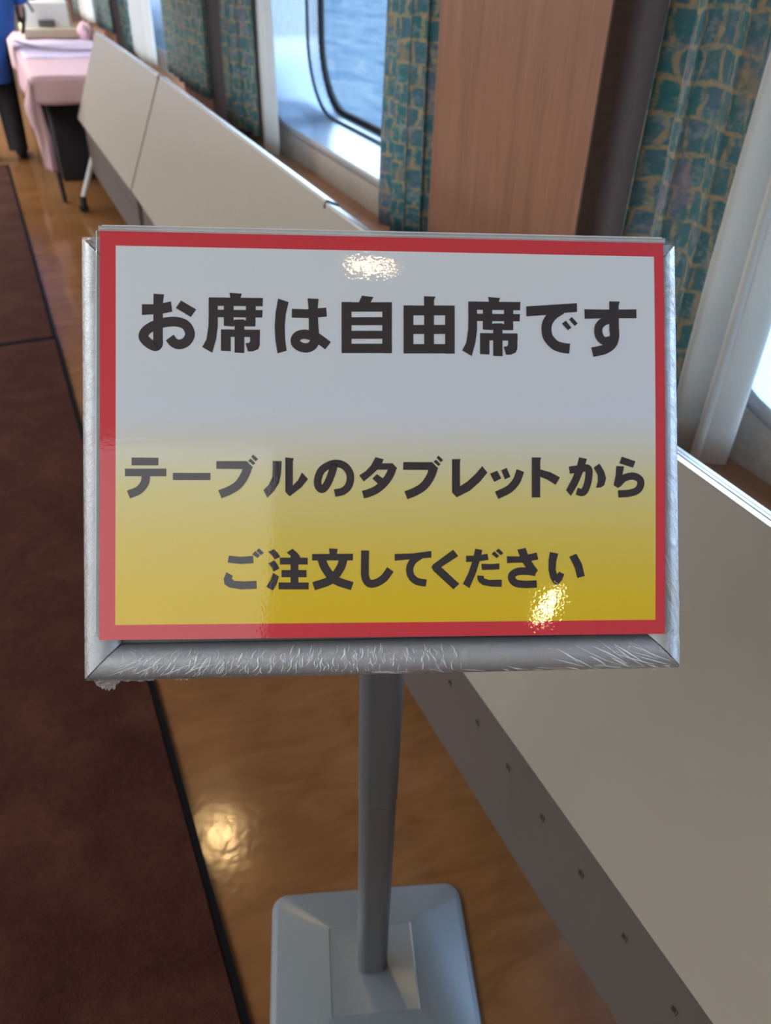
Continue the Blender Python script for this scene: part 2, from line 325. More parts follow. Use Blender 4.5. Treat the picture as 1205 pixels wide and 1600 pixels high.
# ---- notice lettering, in tenths of a millimetre on the sheet: (stroke width or 0 for an outline, points)
LETTERING = [[(0,[(-1800,956),(-1692,957),(-1592,980),(-1581,905),(-1652,889),(-1800,877)]),(0,[(-1717,1034),(-1641,1030),(-1650,960),(-1650,658),(-1685,649),(-1719,682)]),(71,[(-1683,695),(-1687,662),(-1707,651),(-1747,670),(-1783,705),(-1787,736),(-1763,770),(-1711,802),(-1644,824),(-1555,832),(-1486,809),(-1454,747),(-1477,691),(-1528,666),(-1571,680),(-1600,716)]),(0,[(-1519,988),(-1409,924),(-1448,867),(-1557,932)]),(0,[(-1169,1050),(-1078,1045),(-1089,1008),(-1161,1007)]),(0,[(-1319,1014),(-924,1016),(-927,954),(-1319,952)]),(0,[(-1319,1014),(-1253,1015),(-1253,802),(-1264,712),(-1293,607),(-1366,649),(-1335,706),(-1321,801),(-1319,883)]),(0,[(-1261,924),(-927,926),(-930,871),(-1261,869)]),(0,[(-1209,967),(-1138,968),(-1138,802),(-1209,806)]),(0,[(-1049,970),(-977,971),(-980,805),(-1049,804)]),(0,[(-1209,849),(-977,849),(-980,805),(-1209,806)]),(0,[(-1131,853),(-1060,855),(-1060,608),(-1131,611)]),(0,[(-1230,780),(-946,781),(-946,726),(-1230,726)]),(0,[(-1230,780),(-1159,781),(-1159,620),(-1230,623)]),(0,[(-1018,780),(-946,781),(-948,667),(-959,638),(-998,621),(-1034,620),(-1052,681),(-1029,683),(-1018,694)]),(0,[(749,1050),(840,1045),(829,1008),(757,1007)]),(0,[(599,1014),(994,1016),(991,953),(599,952)]),(0,[(599,1014),(665,1015),(665,801),(653,710),(624,604),(552,646),(582,704),(597,800),(599,882)]),(0,[(657,923),(991,925),(987,870),(657,868)]),(0,[(709,967),(780,968),(780,801),(708,805)]),(0,[(869,969),(940,970),(937,803),(869,802)]),(0,[(708,848),(940,848),(937,803),(708,805)]),(0,[(786,852),(857,853),(857,606),(786,608)]),(0,[(687,778),(971,779),(971,724),(687,724)]),(0,[(687,778),(758,779),(758,618),(687,620)]),(0,[(899,778),(971,779),(969,665),(957,635),(918,618),(883,617),(865,678),(888,680),(899,692)]),(0,[(-814,1013),(-736,988),(-757,900),(-765,810),(-762,711),(-751,629),(-818,608),(-834,710),(-839,809),(-831,916)]),(0,[(-713,939),(-607,937),(-460,951),(-455,885),(-574,872),(-713,873)]),(0,[(-597,1018),(-516,1015),(-523,945),(-518,813),(-511,731),(-587,730),(-589,928)]),(70,[(-551,755),(-544,711),(-561,672),(-598,652),(-648,658),(-682,684),(-685,717),(-659,744),(-607,751),(-533,729),(-488,700),(-447,669)]),(0,[(-196,1045),(-110,1035),(-137,988),(-221,990)]),(0,[(-347,995),(-274,996),(-274,618),(-347,617)]),(0,[(-45,993),(26,994),(25,619),(-46,618)]),(0,[(-347,993),(26,999),(26,929),(-347,923)]),(0,[(-277,883),(-44,887),(-44,827),(-278,823)]),(0,[(-278,782),(-44,785),(-44,726),(-278,722)]),(0,[(-347,685),(26,690),(25,620),(-347,616)]),(0,[(266,1048),(353,1046),(341,1018),(340,676),(267,675),(267,1016)]),(0,[(114,977),(187,978),(186,621),(113,620)]),(0,[(425,977),(497,979),(496,621),(424,620)]),(0,[(114,976),(497,982),(497,908),(113,902)]),(0,[(183,832),(426,836),(426,767),(183,764)]),(0,[(113,688),(496,693),(496,623),(113,618)]),(0,[(1038,984),(1426,1014),(1426,947),(1316,938),(1213,923),(1039,908)]),(76,[(1307,967),(1234,915),(1194,844),(1201,759),(1255,696),(1315,675),(1368,669)]),(0,[(1340,881),(1381,828),(1357,807),(1309,857)]),(0,[(1386,909),(1430,861),(1408,840),(1364,890)]),(0,[(1482,969),(1672,969),(1884,974),(1884,906),(1659,903),(1484,897)]),(0,[(1674,1032),(1755,1031),(1746,999),(1747,804),(1673,803)]),(73,[(1711,829),(1712,761),(1690,705),(1633,666),(1541,644)]),(63,[(1697,900),(1633,879),(1592,836),(1593,772),(1633,730),(1697,741)])],[(0,[(-1873,-162),(-1680,-163),(-1682,-218),(-1873,-219)]),(0,[(-1920,-243),(-1624,-242),(-1624,-298),(-1920,-298)]),(61,[(-1769,-282),(-1779,-347),(-1822,-400),(-1895,-431)]),(0,[(-1577,-273),(-1306,-273),(-1306,-325),(-1577,-325)]),(0,[(-1263,-186),(-1043,-185),(-1007,-231),(-1035,-244),(-1263,-243)]),(0,[(-1013,-167),(-979,-201),(-996,-214),(-1033,-182)]),(0,[(-996,-137),(-960,-170),(-978,-187),(-1010,-154)]),(0,[(-1067,-185),(-1039,-188),(-999,-231),(-1026,-288),(-1075,-256)]),(63,[(-1030,-215),(-1056,-288),(-1104,-359),(-1169,-401),(-1237,-429)]),(0,[(109,-189),(326,-189),(361,-235),(334,-248),(108,-247)]),(0,[(355,-170),(388,-205),(372,-218),(335,-185)]),(0,[(372,-140),(408,-173),(390,-190),(358,-157)]),(0,[(302,-189),(329,-192),(369,-235),(342,-293),(294,-260)]),(63,[(340,-219),(314,-293),(264,-365),(198,-408),(129,-436)]),(0,[(-853,-184),(-787,-184),(-792,-279),(-807,-345),(-844,-406),(-892,-455),(-921,-398),(-880,-357),(-857,-304),(-853,-255)]),(0,[(-761,-158),(-699,-163),(-706,-189),(-706,-365),(-668,-324),(-639,-268),(-595,-317),(-644,-378),(-729,-444),(-761,-411)]),(56,[(-401,-198),(-419,-270),(-454,-353),(-490,-392),(-519,-368),(-521,-312),(-488,-244),(-401,-201),(-324,-221),(-284,-286),(-294,-361),(-337,-405),(-399,-420)]),(0,[(-96,-153),(-35,-169),(-49,-199),(-83,-246),(-130,-290),(-184,-334),(-217,-289),(-168,-256),(-130,-215)]),(0,[(-67,-199),(30,-198),(64,-235),(47,-258),(-4,-252),(-6,-246),(-86,-246)]),(59,[(30,-230),(12,-280),(-29,-340),(-86,-391),(-146,-419),(-190,-431)]),(0,[(-87,-279),(-39,-312),(-77,-353),(-120,-312)]),(0,[(474,-166),(538,-165),(533,-193),(533,-368),(587,-334),(651,-276),(701,-217),(740,-266),(684,-334),(608,-401),(509,-451),(474,-415)]),(0,[(759,-274),(814,-252),(845,-309),(792,-336)]),(0,[(845,-249),(885,-230),(914,-297),(872,-317)]),(60,[(989,-250),(961,-325),(904,-389),(809,-436)]),(0,[(1076,-151),(1147,-152),(1140,-183),(1139,-451),(1076,-451)]),(0,[(1140,-241),(1218,-263),(1290,-300),(1257,-357),(1193,-317),(1140,-297)]),(55,[(1362,-246),(1432,-237),(1497,-230),(1512,-257),(1504,-333),(1483,-392),(1459,-415),(1418,-404)]),(0,[(1437,-149),(1496,-161),(1471,-249),(1423,-358),(1373,-441),(1336,-397),(1380,-316),(1415,-232)]),(0,[(1547,-227),(1592,-196),(1629,-257),(1643,-307),(1629,-358),(1603,-376),(1565,-378),(1579,-333),(1578,-282)]),(0,[(1764,-143),(1869,-178),(1850,-227),(1745,-194)]),(0,[(1722,-214),(1781,-217),(1765,-299),(1758,-366),(1734,-380),(1700,-358),(1717,-282)]),(55,[(1734,-349),(1784,-304),(1848,-290),(1897,-310),(1910,-349),(1886,-395),(1827,-418),(1735,-425)])],[(0,[(-1172,-878),(-1086,-887),(-996,-880),(-993,-934),(-1086,-940),(-1180,-929)]),(0,[(-1190,-999),(-1144,-1024),(-1151,-1045),(-1134,-1062),(-1062,-1067),(-971,-1063),(-970,-1122),(-1086,-1125),(-1169,-1111),(-1203,-1087),(-1209,-1047)]),(0,[(-981,-845),(-946,-876),(-963,-896),(-1003,-869)]),(0,[(-954,-824),(-918,-858),(-939,-875),(-972,-844)]),(0,[(-844,-832),(-816,-859),(-798,-889),(-839,-907),(-858,-878),(-886,-852)]),(0,[(-842,-914),(-820,-941),(-804,-974),(-845,-996),(-863,-965),(-885,-936)]),(0,[(-850,-1005),(-808,-1032),(-826,-1092),(-852,-1136),(-900,-1107),(-870,-1059)]),(0,[(-709,-829),(-678,-854),(-654,-884),(-654,-899),(-708,-899),(-726,-878),(-751,-857)]),(0,[(-801,-894),(-597,-895),(-597,-946),(-801,-945)]),(0,[(-789,-985),(-606,-986),(-606,-1039),(-789,-1038)]),(0,[(-810,-1076),(-590,-1078),(-590,-1129),(-810,-1127)]),(0,[(-723,-881),(-666,-881),(-666,-1111),(-723,-1111)]),(0,[(-441,-827),(-377,-831),(-384,-873),(-436,-872)]),(0,[(-565,-868),(-263,-867),(-265,-917),(-565,-916)]),(63,[(-332,-895),(-358,-974),(-430,-1061),(-554,-1106)]),(63,[(-498,-894),(-469,-973),(-394,-1061),(-270,-1107)]),(59,[(-174,-844),(-176,-969),(-173,-1042),(-145,-1087),(-92,-1084),(-35,-1049),(13,-985)]),(0,[(45,-870),(187,-866),(318,-849),(319,-899),(225,-905),(45,-921)]),(54,[(237,-883),(184,-921),(157,-977),(167,-1034),(209,-1074),(280,-1088)]),(0,[(482,-840),(520,-888),(392,-970),(528,-1095),(483,-1136),(333,-997),(320,-972),(329,-951)]),(0,[(578,-886),(659,-885),(739,-871),(748,-917),(671,-929),(578,-933)]),(0,[(648,-834),(701,-843),(684,-917),(652,-1018),(604,-1128),(554,-1096),(594,-1018),(629,-917)]),(0,[(693,-947),(774,-949),(829,-944),(830,-989),(774,-992),(698,-993)]),(0,[(663,-1033),(711,-1037),(713,-1054),(748,-1067),(848,-1065),(847,-1120),(773,-1118),(703,-1106),(671,-1079),(663,-1056)]),(0,[(791,-854),(828,-888),(810,-905),(770,-874)]),(0,[(823,-832),(859,-867),(841,-884),(802,-851)]),(0,[(886,-891),(980,-893),(1112,-864),(1125,-916),(1006,-939),(887,-942)]),(0,[(965,-842),(1028,-829),(1051,-893),(1090,-957),(1122,-998),(1090,-1040),(1047,-1001),(999,-931)]),(56,[(1105,-1014),(1044,-1004),(973,-1005),(927,-1030),(925,-1064),(954,-1092),(1018,-1102),(1113,-1100)]),(0,[(1212,-861),(1277,-872),(1261,-932),(1257,-996),(1266,-1028),(1284,-1009),(1323,-1027),(1306,-1070),(1277,-1105),(1259,-1108),(1236,-1092),(1215,-1053),(1202,-996),(1203,-919)]),(0,[(1360,-897),(1415,-874),(1458,-952),(1479,-1042),(1422,-1058),(1401,-978)])]]
# ------------------------------------------------------------------ the saloon shell
XW, ZC, LED = 1.15, 2.2, 0.534
Y0, Y1, XL = -4.2, 13.0, -5.0
PITCH = 2.75
struct('floor', MB().box(XL - 0.1, Y0 - 0.1, -0.06, XW + 0.3, Y1 + 0.1, 0.0), m_floor)
struct('ceiling', MB().box(XL - 0.1, Y0 - 0.1, ZC, XW + 0.45, Y1 + 0.1, ZC + 0.08), m_ceil)
struct('wall_left', MB().box(XL - 0.1, Y0, 0, XL, Y1, ZC), m_wallr)
struct('wall_far', MB().box(XL, Y1, 0, XW, Y1 + 0.1, ZC), m_wallr)
struct('wall_near', MB().box(XL, Y0 - 0.1, 0, XW, Y0, ZC), m_wallr)

# window wall: one opening per bay with rounded corners
WZ0, WZ1, WH, WR = 0.655, 1.96, 0.915, 0.30
bays = [(-0.75 + WH - PITCH + PITCH * k) for k in range(0, 5)]
wl = MB()
for yc in bays:
    a, b = yc - PITCH / 2, yc + PITCH / 2
    hole = [(XW, y, z) for y, z in rrect(WH, (WZ1 - WZ0) / 2, WR, 10, yc, (WZ0 + WZ1) / 2)]
    zc_ = (WZ0 + WZ1) / 2; outer = []
    for (_, y, z) in hole:
        dy, dz = y - yc, z - zc_
        s = min((PITCH / 2) / max(1e-6, abs(dy)), ((ZC - zc_) if dz > 0 else zc_) / max(1e-6, abs(dz)))
        outer.append((XW, yc + dy * s, zc_ + dz * s))
    wl.loft([outer, hole])
    for cy2, cz2 in ((a, 0), (b, 0), (a, ZC), (b, ZC)):     # fill the four corners
        cand = sorted(range(len(outer)), key=lambda i: (outer[i][1] - cy2) ** 2 + (outer[i][2] - cz2) ** 2)
        on_v = min((i for i in cand if abs(outer[i][1] - cy2) < 1e-6), key=lambda i: abs(outer[i][2] - cz2))
        on_h = min((i for i in cand if abs(outer[i][2] - cz2) < 1e-6), key=lambda i: abs(outer[i][1] - cy2))
        wl.add([(XW, cy2, cz2), outer[on_v], outer[on_h]], [(0, 1, 2)])
yE = bays[-1] + PITCH / 2
wl.add([(XW, yE, 0), (XW, Y1, 0), (XW, Y1, ZC), (XW, yE, ZC)], [(0, 1, 2, 3)])
yS = bays[0] - PITCH / 2
wl.add([(XW, Y0, 0), (XW, yS, 0), (XW, yS, ZC), (XW, Y0, ZC)], [(0, 1, 2, 3)])
struct('wall_right', wl, m_wall)

def loop(yc, x, inset):
    return [(x, y, z) for y, z in rrect(WH - inset, (WZ1 - WZ0) / 2 - inset, WR - inset * 0.8, 10, yc, (WZ0 + WZ1) / 2)]
m_flange = plain('grey_window_flange', (0.42, 0.42, 0.43), 0.45)
for i, yc in enumerate(bays):
    r = MB()
    r.loft([loop(yc, XW - 0.001, 0.0035), loop(yc, XW + 0.01, 0.004), loop(yc, 1.355, 0.006)])
    r.loft([loop(yc, 1.359, 0.009), loop(yc, 1.363, 0.016), loop(yc, 1.415, 0.020), loop(yc, 1.416, 0.030)])
    wroot = struct('window_%d' % (i + 1), r, m_reveal, smooth=50)
    wroot['kind'] = 'structure'
    fl = MB(); fl.loft([loop(yc, XW - 0.0005, -0.028), loop(yc, XW - 0.005, -0.025), loop(yc, XW - 0.007, -0.012), loop(yc, XW - 0.006, 0.0), loop(yc, XW - 0.0015, 0.0036)])
    fl.build('flange', m_flange, wroot, smooth=60)
    g = MB(); g.loft([loop(yc, 1.353, 0.006), loop(yc, 1.356, 0.009), loop(yc, 1.362, 0.010), loop(yc, 1.363, 0.018)])
    g.loft([loop(yc, 1.412, 0.021), loop(yc, 1.408, 0.028), loop(yc, 1.410, 0.040), loop(yc, 1.425, 0.042)])
    g.build('gasket', m_gasket, wroot, smooth=50)
    gl = MB(); L1 = loop(yc, 1.418, 0.036); L2 = loop(yc, 1.424, 0.036); gl.loft([L1, L2], cap0=True, cap1=True)
    gl.build('glass', m_glass, wroot)
# outer hull around the windows so daylight enters by the openings only
hull = MB()
for yc in bays:
    a, b = yc - PITCH / 2, yc + PITCH / 2
    hole = loop(yc, 1.43, 0.03); zc_ = (WZ0 + WZ1) / 2; outer = []
    for (_, y, z) in hole:
        dy, dz = y - yc, z - zc_
        s = min((PITCH / 2) / max(1e-6, abs(dy)), 1.25 / max(1e-6, abs(dz)))
        outer.append((1.43, yc + dy * s, zc_ + dz * s))
    hull.loft([outer, hole])
struct('trim_1', hull, plain('white_hull_paint', (0.7, 0.7, 0.7), 0.5))
struct('trim_2', MB().box(0.84, Y0, 0.0, XW, Y1, LED), m_ledge)
for k in range(-1, 5):
    c0 = 1.214 + PITCH * k
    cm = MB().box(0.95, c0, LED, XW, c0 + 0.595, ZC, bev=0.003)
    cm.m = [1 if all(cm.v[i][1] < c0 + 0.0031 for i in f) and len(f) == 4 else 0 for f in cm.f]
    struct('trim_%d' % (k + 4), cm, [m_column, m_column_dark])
sea = MB(); sea.add([(3, -400, -9), (900, -400, -9), (900, 1200, -9), (3, 1200, -9)], [(0, 1, 2, 3)])
o = sea.build('sea', m_sea); o['kind'] = 'structure'

# rugs lying on the floor
def rug(name, x0, y0, x1, y1, label):
    t = empty(name, ((x0 + x1) / 2, (y0 + y1) / 2, 0)); tag(t, label, 'rug', 'brown rugs along the saloon floor')
    b = 0.013
    MB().box(x0 + b, y0 + b, 0.0005, x1 - b, y1 - b, 0.010, bev=0.002).build('pile', m_rug, t)
    bd = MB()
    for bx in ((x0, y0, x1, y0 + b), (x0, y1 - b, x1, y1), (x0, y0 + b, x0 + b, y1 - b), (x1 - b, y0 + b, x1, y1 - b)):
        bd.box(bx[0], bx[1], 0.0005, bx[2], bx[3], 0.0075)
    bd.build('binding', m_binding, t)
rug('rug', -2.3, -3.0, 0.054, 3.168, 'large dark brown rug in the lower left foreground beside the sign stand')
rug('rug', -2.3, 3.172, 0.051, 6.15, 'farther dark brown rug beyond the black seam, ending near the shoes')

# ------------------------------------------------------------------ curtains
def curtain(name, X, yb0, yb1, yt0, yt1, zb, zt, n, amp, mat, label, group, ph=0.0, full=1.7, hem=False):
    rnd = random.Random(int(ph * 100) + 3); q = [rnd.uniform(-1, 1) for _ in range(6)]
    nu, nv = n * 22, 26; uvs = []
    wd = max(abs(yb1 - yb0), abs(yt1 - yt0)) * full
    def fn(u, v):
        a = 2 * PI * (n * u + 0.10 * q[0] * math.sin(2.5 * v + q[1]) + 0.16 * math.sin(2 * PI * u + q[2])) + ph
        A = amp * (1.0 - 0.25 * v) * (0.75 + 0.35 * math.sin(5.1 * u + q[3] * 3))
        y = (yb0 + (yb1 - yb0) * u) * (1 - v) + (yt0 + (yt1 - yt0) * u) * v + 0.35 * A * math.sin(2 * a + q[4])
        sx = math.sin(a); sx = math.copysign(abs(sx) ** 0.9, sx)
        x = X + A * sx + 0.12 * amp * math.sin(9 * v + 4 * u + q[5])
        uvs.append((u * wd, v * (zt - zb)))
        return (x, y, zb + (zt - zb) * v + 0.006 * math.sin(7 * u + q[0]) * (1 - v))
    m = MB().grid(fn, nu, nv)
    o = m.build(name, mat, None, smooth=80, uv=lambda i: uvs[i], fix=False)
    so = o.modifiers.new('cloth_thickness', 'SOLIDIFY'); so.thickness = 0.0016; so.offset = 0
    tag(o, label, 'curtain', group)
    if hem:
        def hf(u, v):
            p = fn(u, v * 0.003 + 0.052); return (p[0] - 0.0022, p[1], p[2])
        MB().grid(hf, nu, 1).build('hem_seam', mat, o, smooth=80, fix=False)
    return o
C1, C2 = 'printed teal curtains', 'white curtain linings'
lab_a = ['bright teal printed curtain right of the dark pillar side, beside a white lining',
         'bright teal printed curtain strip left of the brushed metal window surround',
         'narrow teal curtain strip far off, left of a wide white lining',
         'farthest teal curtain strip at the top behind the pink bundle']
lab_b = ['dark green printed curtain hanging between the sea window and the wood pillar',
         'wide dark green curtain hanging beyond the middle of the tipped tables',
         'dark green curtain high at the left behind the far end of the tipped tables', None]
lab_l = ['white curtain lining at the right edge in front of the nearest window',
         'white lining strip touching the metal window surround with the sea view',
         'wide white lining far off, left of the distant window',
         'farthest white lining behind the cream machine and pink bundle']
for k in range(4):
    d = PITCH * k
    if k == 0:
        curtain('curtain', 1.02, 0.945, 1.170, 0.970, 1.160, 0.600, 2.19, 3, 0.023, m_curtain, lab_a[k], C1, 1.2)
        curtain('curtain_lining', 1.055, 0.838, 1.000, 0.84, 1.02, 0.566, 2.19, 3, 0.036, m_lining, lab_l[k], C2, 0.6, hem=True)
        curtain('curtain', 1.03, 1.845, 2.30, 1.845, 2.25, 0.61, 2.19, 5, 0.030, m_curtain, lab_b[k], C1, 2.2)
    else:
        yo = 3.93 + PITCH * (k - 1)
        if k == 1: curtain('curtain', 1.00, 3.46, 3.90, 3.45, 3.86, 0.625, 2.19, 4, 0.032, m_curtain, lab_a[k], C1, 3.2)
        else: curtain('curtain', 1.00, yo - 0.30, yo - 0.02, yo - 0.30, yo - 0.02, 0.62, 2.19, 3, 0.03, m_curtain, lab_a[k], C1, 4.0 + k)
        if k == 1: curtain('curtain_lining', 1.04, 3.34, 3.47, 3.36, 3.50, 0.575, 2.19, 2, 0.02, m_lining, lab_l[k], C2, 1.9)
        else: curtain('curtain_lining', 1.03, yo - 0.95, yo - 0.30, yo - 0.95, yo - 0.30, 0.60, 2.19, 4, 0.03, m_lining, lab_l[k], C2, 2.9 + k)
        if k == 1: curtain('curtain', 0.917, 3.86, 4.72, 3.84, 4.70, 0.70, 2.19, 7, 0.020, m_curtain, lab_b[k], C1, 5.2)
        if k == 2: curtain('curtain', 0.917, 6.62, 7.35, 6.62, 7.35, 0.70, 2.19, 6, 0.020, m_curtain, lab_b[k], C1, 6.1)

# ------------------------------------------------------------------ flip-top tables standing on edge
TB, TT = Vector((0.447, 0, 0.470)), Vector((0.614, 0, 0.872))
def flip_table(L, label, slots):
    """spans y = 0 .. L in its own frame"""
    t = empty('flip_top_table', (0.5, 0, 0)); tag(t, label, 'table', 'flip top tables tipped on edge in a row')
    up = (TT - TB); Wd = up.length; up.normalize(); nrm = Vector((-up.z, 0, up.x))      # towards the room
    def X(a, y, d): p = TB + up * a + nrm * d; return (p.x, y, p.z)
    th = 0.026
    m = MB(); r_ = 0.012
    def slab(a0, a1, y0, y1, d0, d1, mi=0):
        v = [X(a, y, d) for d in (d0, d1) for y in (y0, y1) for a in (a0, a1)]
        m.add(v, [(0, 2, 3, 1), (4, 5, 7, 6), (0, 1, 5, 4), (2, 6, 7, 3), (0, 4, 6, 2), (1, 3, 7, 5)], mi)
    slab(0, Wd - 0.0065, 0.004, L - 0.004, -th, 0)
    top = m.build('tabletop', m_top, t)
    m = MB()
    prof = [(Wd - 0.006, 0.0002), (Wd - 0.006, 0.0016), (Wd - 0.001, 0.0016), (Wd, 0.0004), (Wd, -0.010), (Wd - 0.0012, -0.0105), (Wd - 0.0012, -0.0125), (Wd, -0.013), (Wd, -th), (Wd - 0.006, -th)]
    m.loft([[X(a, 0.006, d) for a, d in prof], [X(a, L - 0.006, d) for a, d in prof]], 0, True, True, True)
    m.build('edge_band', m_alu_edge, top)
    for y0, y1 in ((0.0, 0.0062), (L - 0.0062, L)):
        m = MB(); slab(Wd - 0.013, Wd + 0.0012, y0, y1, -th - 0.001, 0.002); m.build('corner_bumper', m_black, top)
    # modesty panel with slots
    m = MB(); zb, zt, xp = 0.211, 0.452, 0.470
    m.box(xp, 0.05, zb, xp + 0.012, L - 0.05, zt, bev=0.002)
    for y in slots:
        m.add([(xp - 0.0006, y - 0.0035, 0.3655), (xp - 0.0006, y + 0.0035, 0.3655), (xp - 0.0006, y + 0.0035, 0.3745), (xp - 0.0006, y - 0.0035, 0.3745)], [(0, 1, 2, 3)], 1)
        m.box(xp - 0.0016, y - 0.0035 - 0.0012, 0.3645, xp + 0.001, y - 0.0035, 0.3755)
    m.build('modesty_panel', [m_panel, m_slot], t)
    for y in (0.075, L - 0.075):
        m = MB(); m.box(0.540, y - 0.014, 0.44, 0.566, y + 0.014, 0.60, bev=0.004)
        m.tube([(0.550, y, 0.46), (0.49, y, 0.30), (0.392, y, 0.075)], 0.0155, 12)
        m.tube([(0.552, y, 0.46), (0.59, y, 0.30), (0.70, y, 0.075)], 0.0155, 12)
        lg = m.build('leg', m_legw, t, smooth=True)
        for xx in (0.386, 0.706):
            c = MB(); c.tube([(xx, y - 0.012, 0.026), (xx, y + 0.012, 0.026)], 0.026, 18)
            c.tube([(xx, y, 0.03), (xx + (0.006 if xx < 0.5 else -0.006), y, 0.088)], [0.019, 0.018], 12)
            c.build('caster', m_black, lg, smooth=True)
    return t
sl = [0.40 - 0.0868 * 3 + 0.0868 * i for i in range(18)]
t0 = flip_table(1.80, 'nearest pale beige tabletop tipped on edge at right behind the sign', sl)
t0.location.y = -0.195; t0.location.x = 0.5087; t0.rotation_euler.z = 0.0118
for i, ch in enumerate(t0.children): pass
t1 = copy_tree(t0); t1.location.y = 1.610; t1.location.x = 0.494; t1.rotation_euler.z = -0.007
t1['label'] = 'middle pale beige tipped tabletop, its black corner just above the sign top'
t2 = flip_table(1.56, 'farthest pale beige tipped tabletop, its white leg and caster beside the pink cloth', sl[:16])
t2.location.y = 3.412; t2.location.x = 0.504; t2.rotation_euler.z = 0.008

# ------------------------------------------------------------------ sign stand
RW = Matrix(((0.9321, 0.2256, -0.2835), (-0.3621, 0.5552, -0.7488), (-0.0115, 0.8006, 0.5991)))
SX = Matrix.Translation((0.2175, 0.4569, 1.0277)) @ RW.to_4x4()
FX = SX @ Matrix.Translation((0, -0.0144, 0)) @ Matrix.Rotation(0.0085, 4, 'Z')
stand = empty('sign_stand', (0.2505, 0.518, 0))
tag(stand, 'silver floor sign stand with square base, oval pole and film wrapped frame', 'sign stand')
# base
EX, EY = Vector((0.9455, -0.3256, 0)), Vector((0.3256, 0.9455, 0)); BC = Vector((0.2505, 0.518, 0))
BX = Matrix.Translation(BC) @ Matrix(((EX.x, EY.x, 0), (EX.y, EY.y, 0), (0, 0, 1))).to_4x4()
def ring(hw, y0, y1, r, z): return [(x, y, z) for x, y in rrect(hw, (y1 - y0) / 2, r, 10, 0, (y0 + y1) / 2)]
b = MB()
b.loft([ring(0.1585, -0.150, 0.135, 0.026, 0.0005), ring(0.1595, -0.151, 0.136, 0.027, 0.003), ring(0.157, -0.1485, 0.1335, 0.0255, 0.0065), ring(0.150, -0.1415, 0.1265, 0.022, 0.0085)], 0, True, True)
b.loft([ring(0.150, -0.1415, 0.1265, 0.022, 0.0085), ring(0.069, -0.069, 0.068, 0.004, 0.0225), ring(0.0665, -0.0665, 0.0655, 0.003, 0.0228)])
b.loft([ring(0.0665, -0.0665, 0.0655, 0.003, 0.0228), ring(0.0655, -0.0655, 0.0645, 0.003, 0.0220)], 0, True, False, True)
b.build('base', m_base, stand, smooth=30, xf=BX)
def stadium(hw, hd, z, c=(0.251, 0.523), n=12):
    pts = []
    for x, y in rrect(hw, hd, hd * 0.93, n):
        y += 0.0016 * (1 - (x / hw) ** 2) * (1 if y > 0 else -1)
        p = Vector((c[0], c[1], 0)) + EX * x + EY * y; pts.append((p.x, p.y, z))
    return pts
MB().loft([stadium(0.0232, 0.0128, 0.0215), stadium(0.0232, 0.0128, 0.470)], 0, True, True, True).build('lower_pole', m_pole, stand, smooth=30)
MB().loft([stadium(0.0234, 0.0130, 0.4702), stadium(0.0242, 0.0136, 0.4712), stadium(0.0242, 0.0136, 1.02)], 0, True, True, True).build('upper_pole', m_pole, stand, smooth=30)
MB().loft([stadium(0.0244, 0.0138, 0.4700), stadium(0.0244, 0.0138, 0.4711)], 0, True, True, True).build('pole_joint', m_base, stand, smooth=30)
MB().box(-0.016, 0.008, -0.075, 0.031, 0.07, -0.019, bev=0.004).build('bracket', m_pole, stand, xf=SX)
# snap frame rails
FW, FH = 0.2253, 0.1640
PRO = [(0.0, -0.0185), (0.0, -0.0125), (0.0012, -0.0090), (0.0042, -0.0054), (0.0085, -0.0034), (0.0130, -0.0028), (0.0175, -0.0034), (0.0215, -0.0052), (0.0245, -0.0078), (0.0264, -0.0110), (0.0264, -0.0150)]
def rail_pt(side, s, wv, hv):
    """s in 0..1 along the rail, wv inward from the outer edge"""
    hw, hh = FW - wv, FH - wv
    return {'b': (-hw + 2 * hw * s, -hh, hv), 't': (-hw + 2 * hw * s, hh, hv), 'l': (-hw, -hh + 2 * hh * s, hv), 'r': (hw, -hh + 2 * hh * s, hv)}[side]
for side in 'btlr':
    g = 0.0007 / (2 * (FH if side in 'lr' else FW))
    m = MB().loft([[rail_pt(side, g, a, h) for a, h in PRO], [rail_pt(side, 1 - g, a, h) for a, h in PRO]], 0, False)
    m.build('frame_rail', m_alu, stand, xf=FX, smooth=60)
MB().box(-FW + 0.004, -FH + 0.004, -0.0195, FW - 0.004, FH - 0.004, -0.0152).build('back_panel', plain('grey_back_panel', (0.17, 0.175, 0.19), 0.45), stand, xf=FX)

# clear shrink film over the frame, with whitened creases
def mat_film():
    t = NT('clear_shrink_film'); c = t.coord('Object', (1, 1, 1)); n = t.noise(c, 300, 3, 0.6, 1.5); n2 = t.noise(c, 90, 3, 0.6, 0.8)
    nb = t.bump(t.math('ADD', n, n2), 0.55, 0.002)
    fr = t.fresnel(1.5, nb)
    tr = t.n('ShaderNodeBsdfTransparent'); gl = t.n('ShaderNodeBsdfGlossy', Roughness=0.08); t.put(gl.inputs['Normal'], nb)
    gl.inputs[0].default_value = (1, 1, 1, 1)
    m = t.n('ShaderNodeMixShader'); t.put(m.inputs[0], t.math('MULTIPLY', fr, 1.8)); t.put(m.inputs[1], tr.outputs[0]); t.put(m.inputs[2], gl.outputs[0])
    return t.done(m.outputs[0])
m_film = mat_film()
def mat_crease(op):
    t = NT('whitened_film_crease'); tr = t.n('ShaderNodeBsdfTransparent')
    b = t.bsdf((0.92, 0.94, 0.95), 0.18, 0, None, Coat_Weight=0.6)
    m = t.n('ShaderNodeMixShader'); m.inputs[0].default_value = op; t.put(m.inputs[1], tr.outputs[0]); t.put(m.inputs[2], b)
    return t.done(m.outputs[0])
m_crease = mat_crease(0.9); m_crease_soft = mat_crease(0.5); m_tatter = mat_crease(0.32)
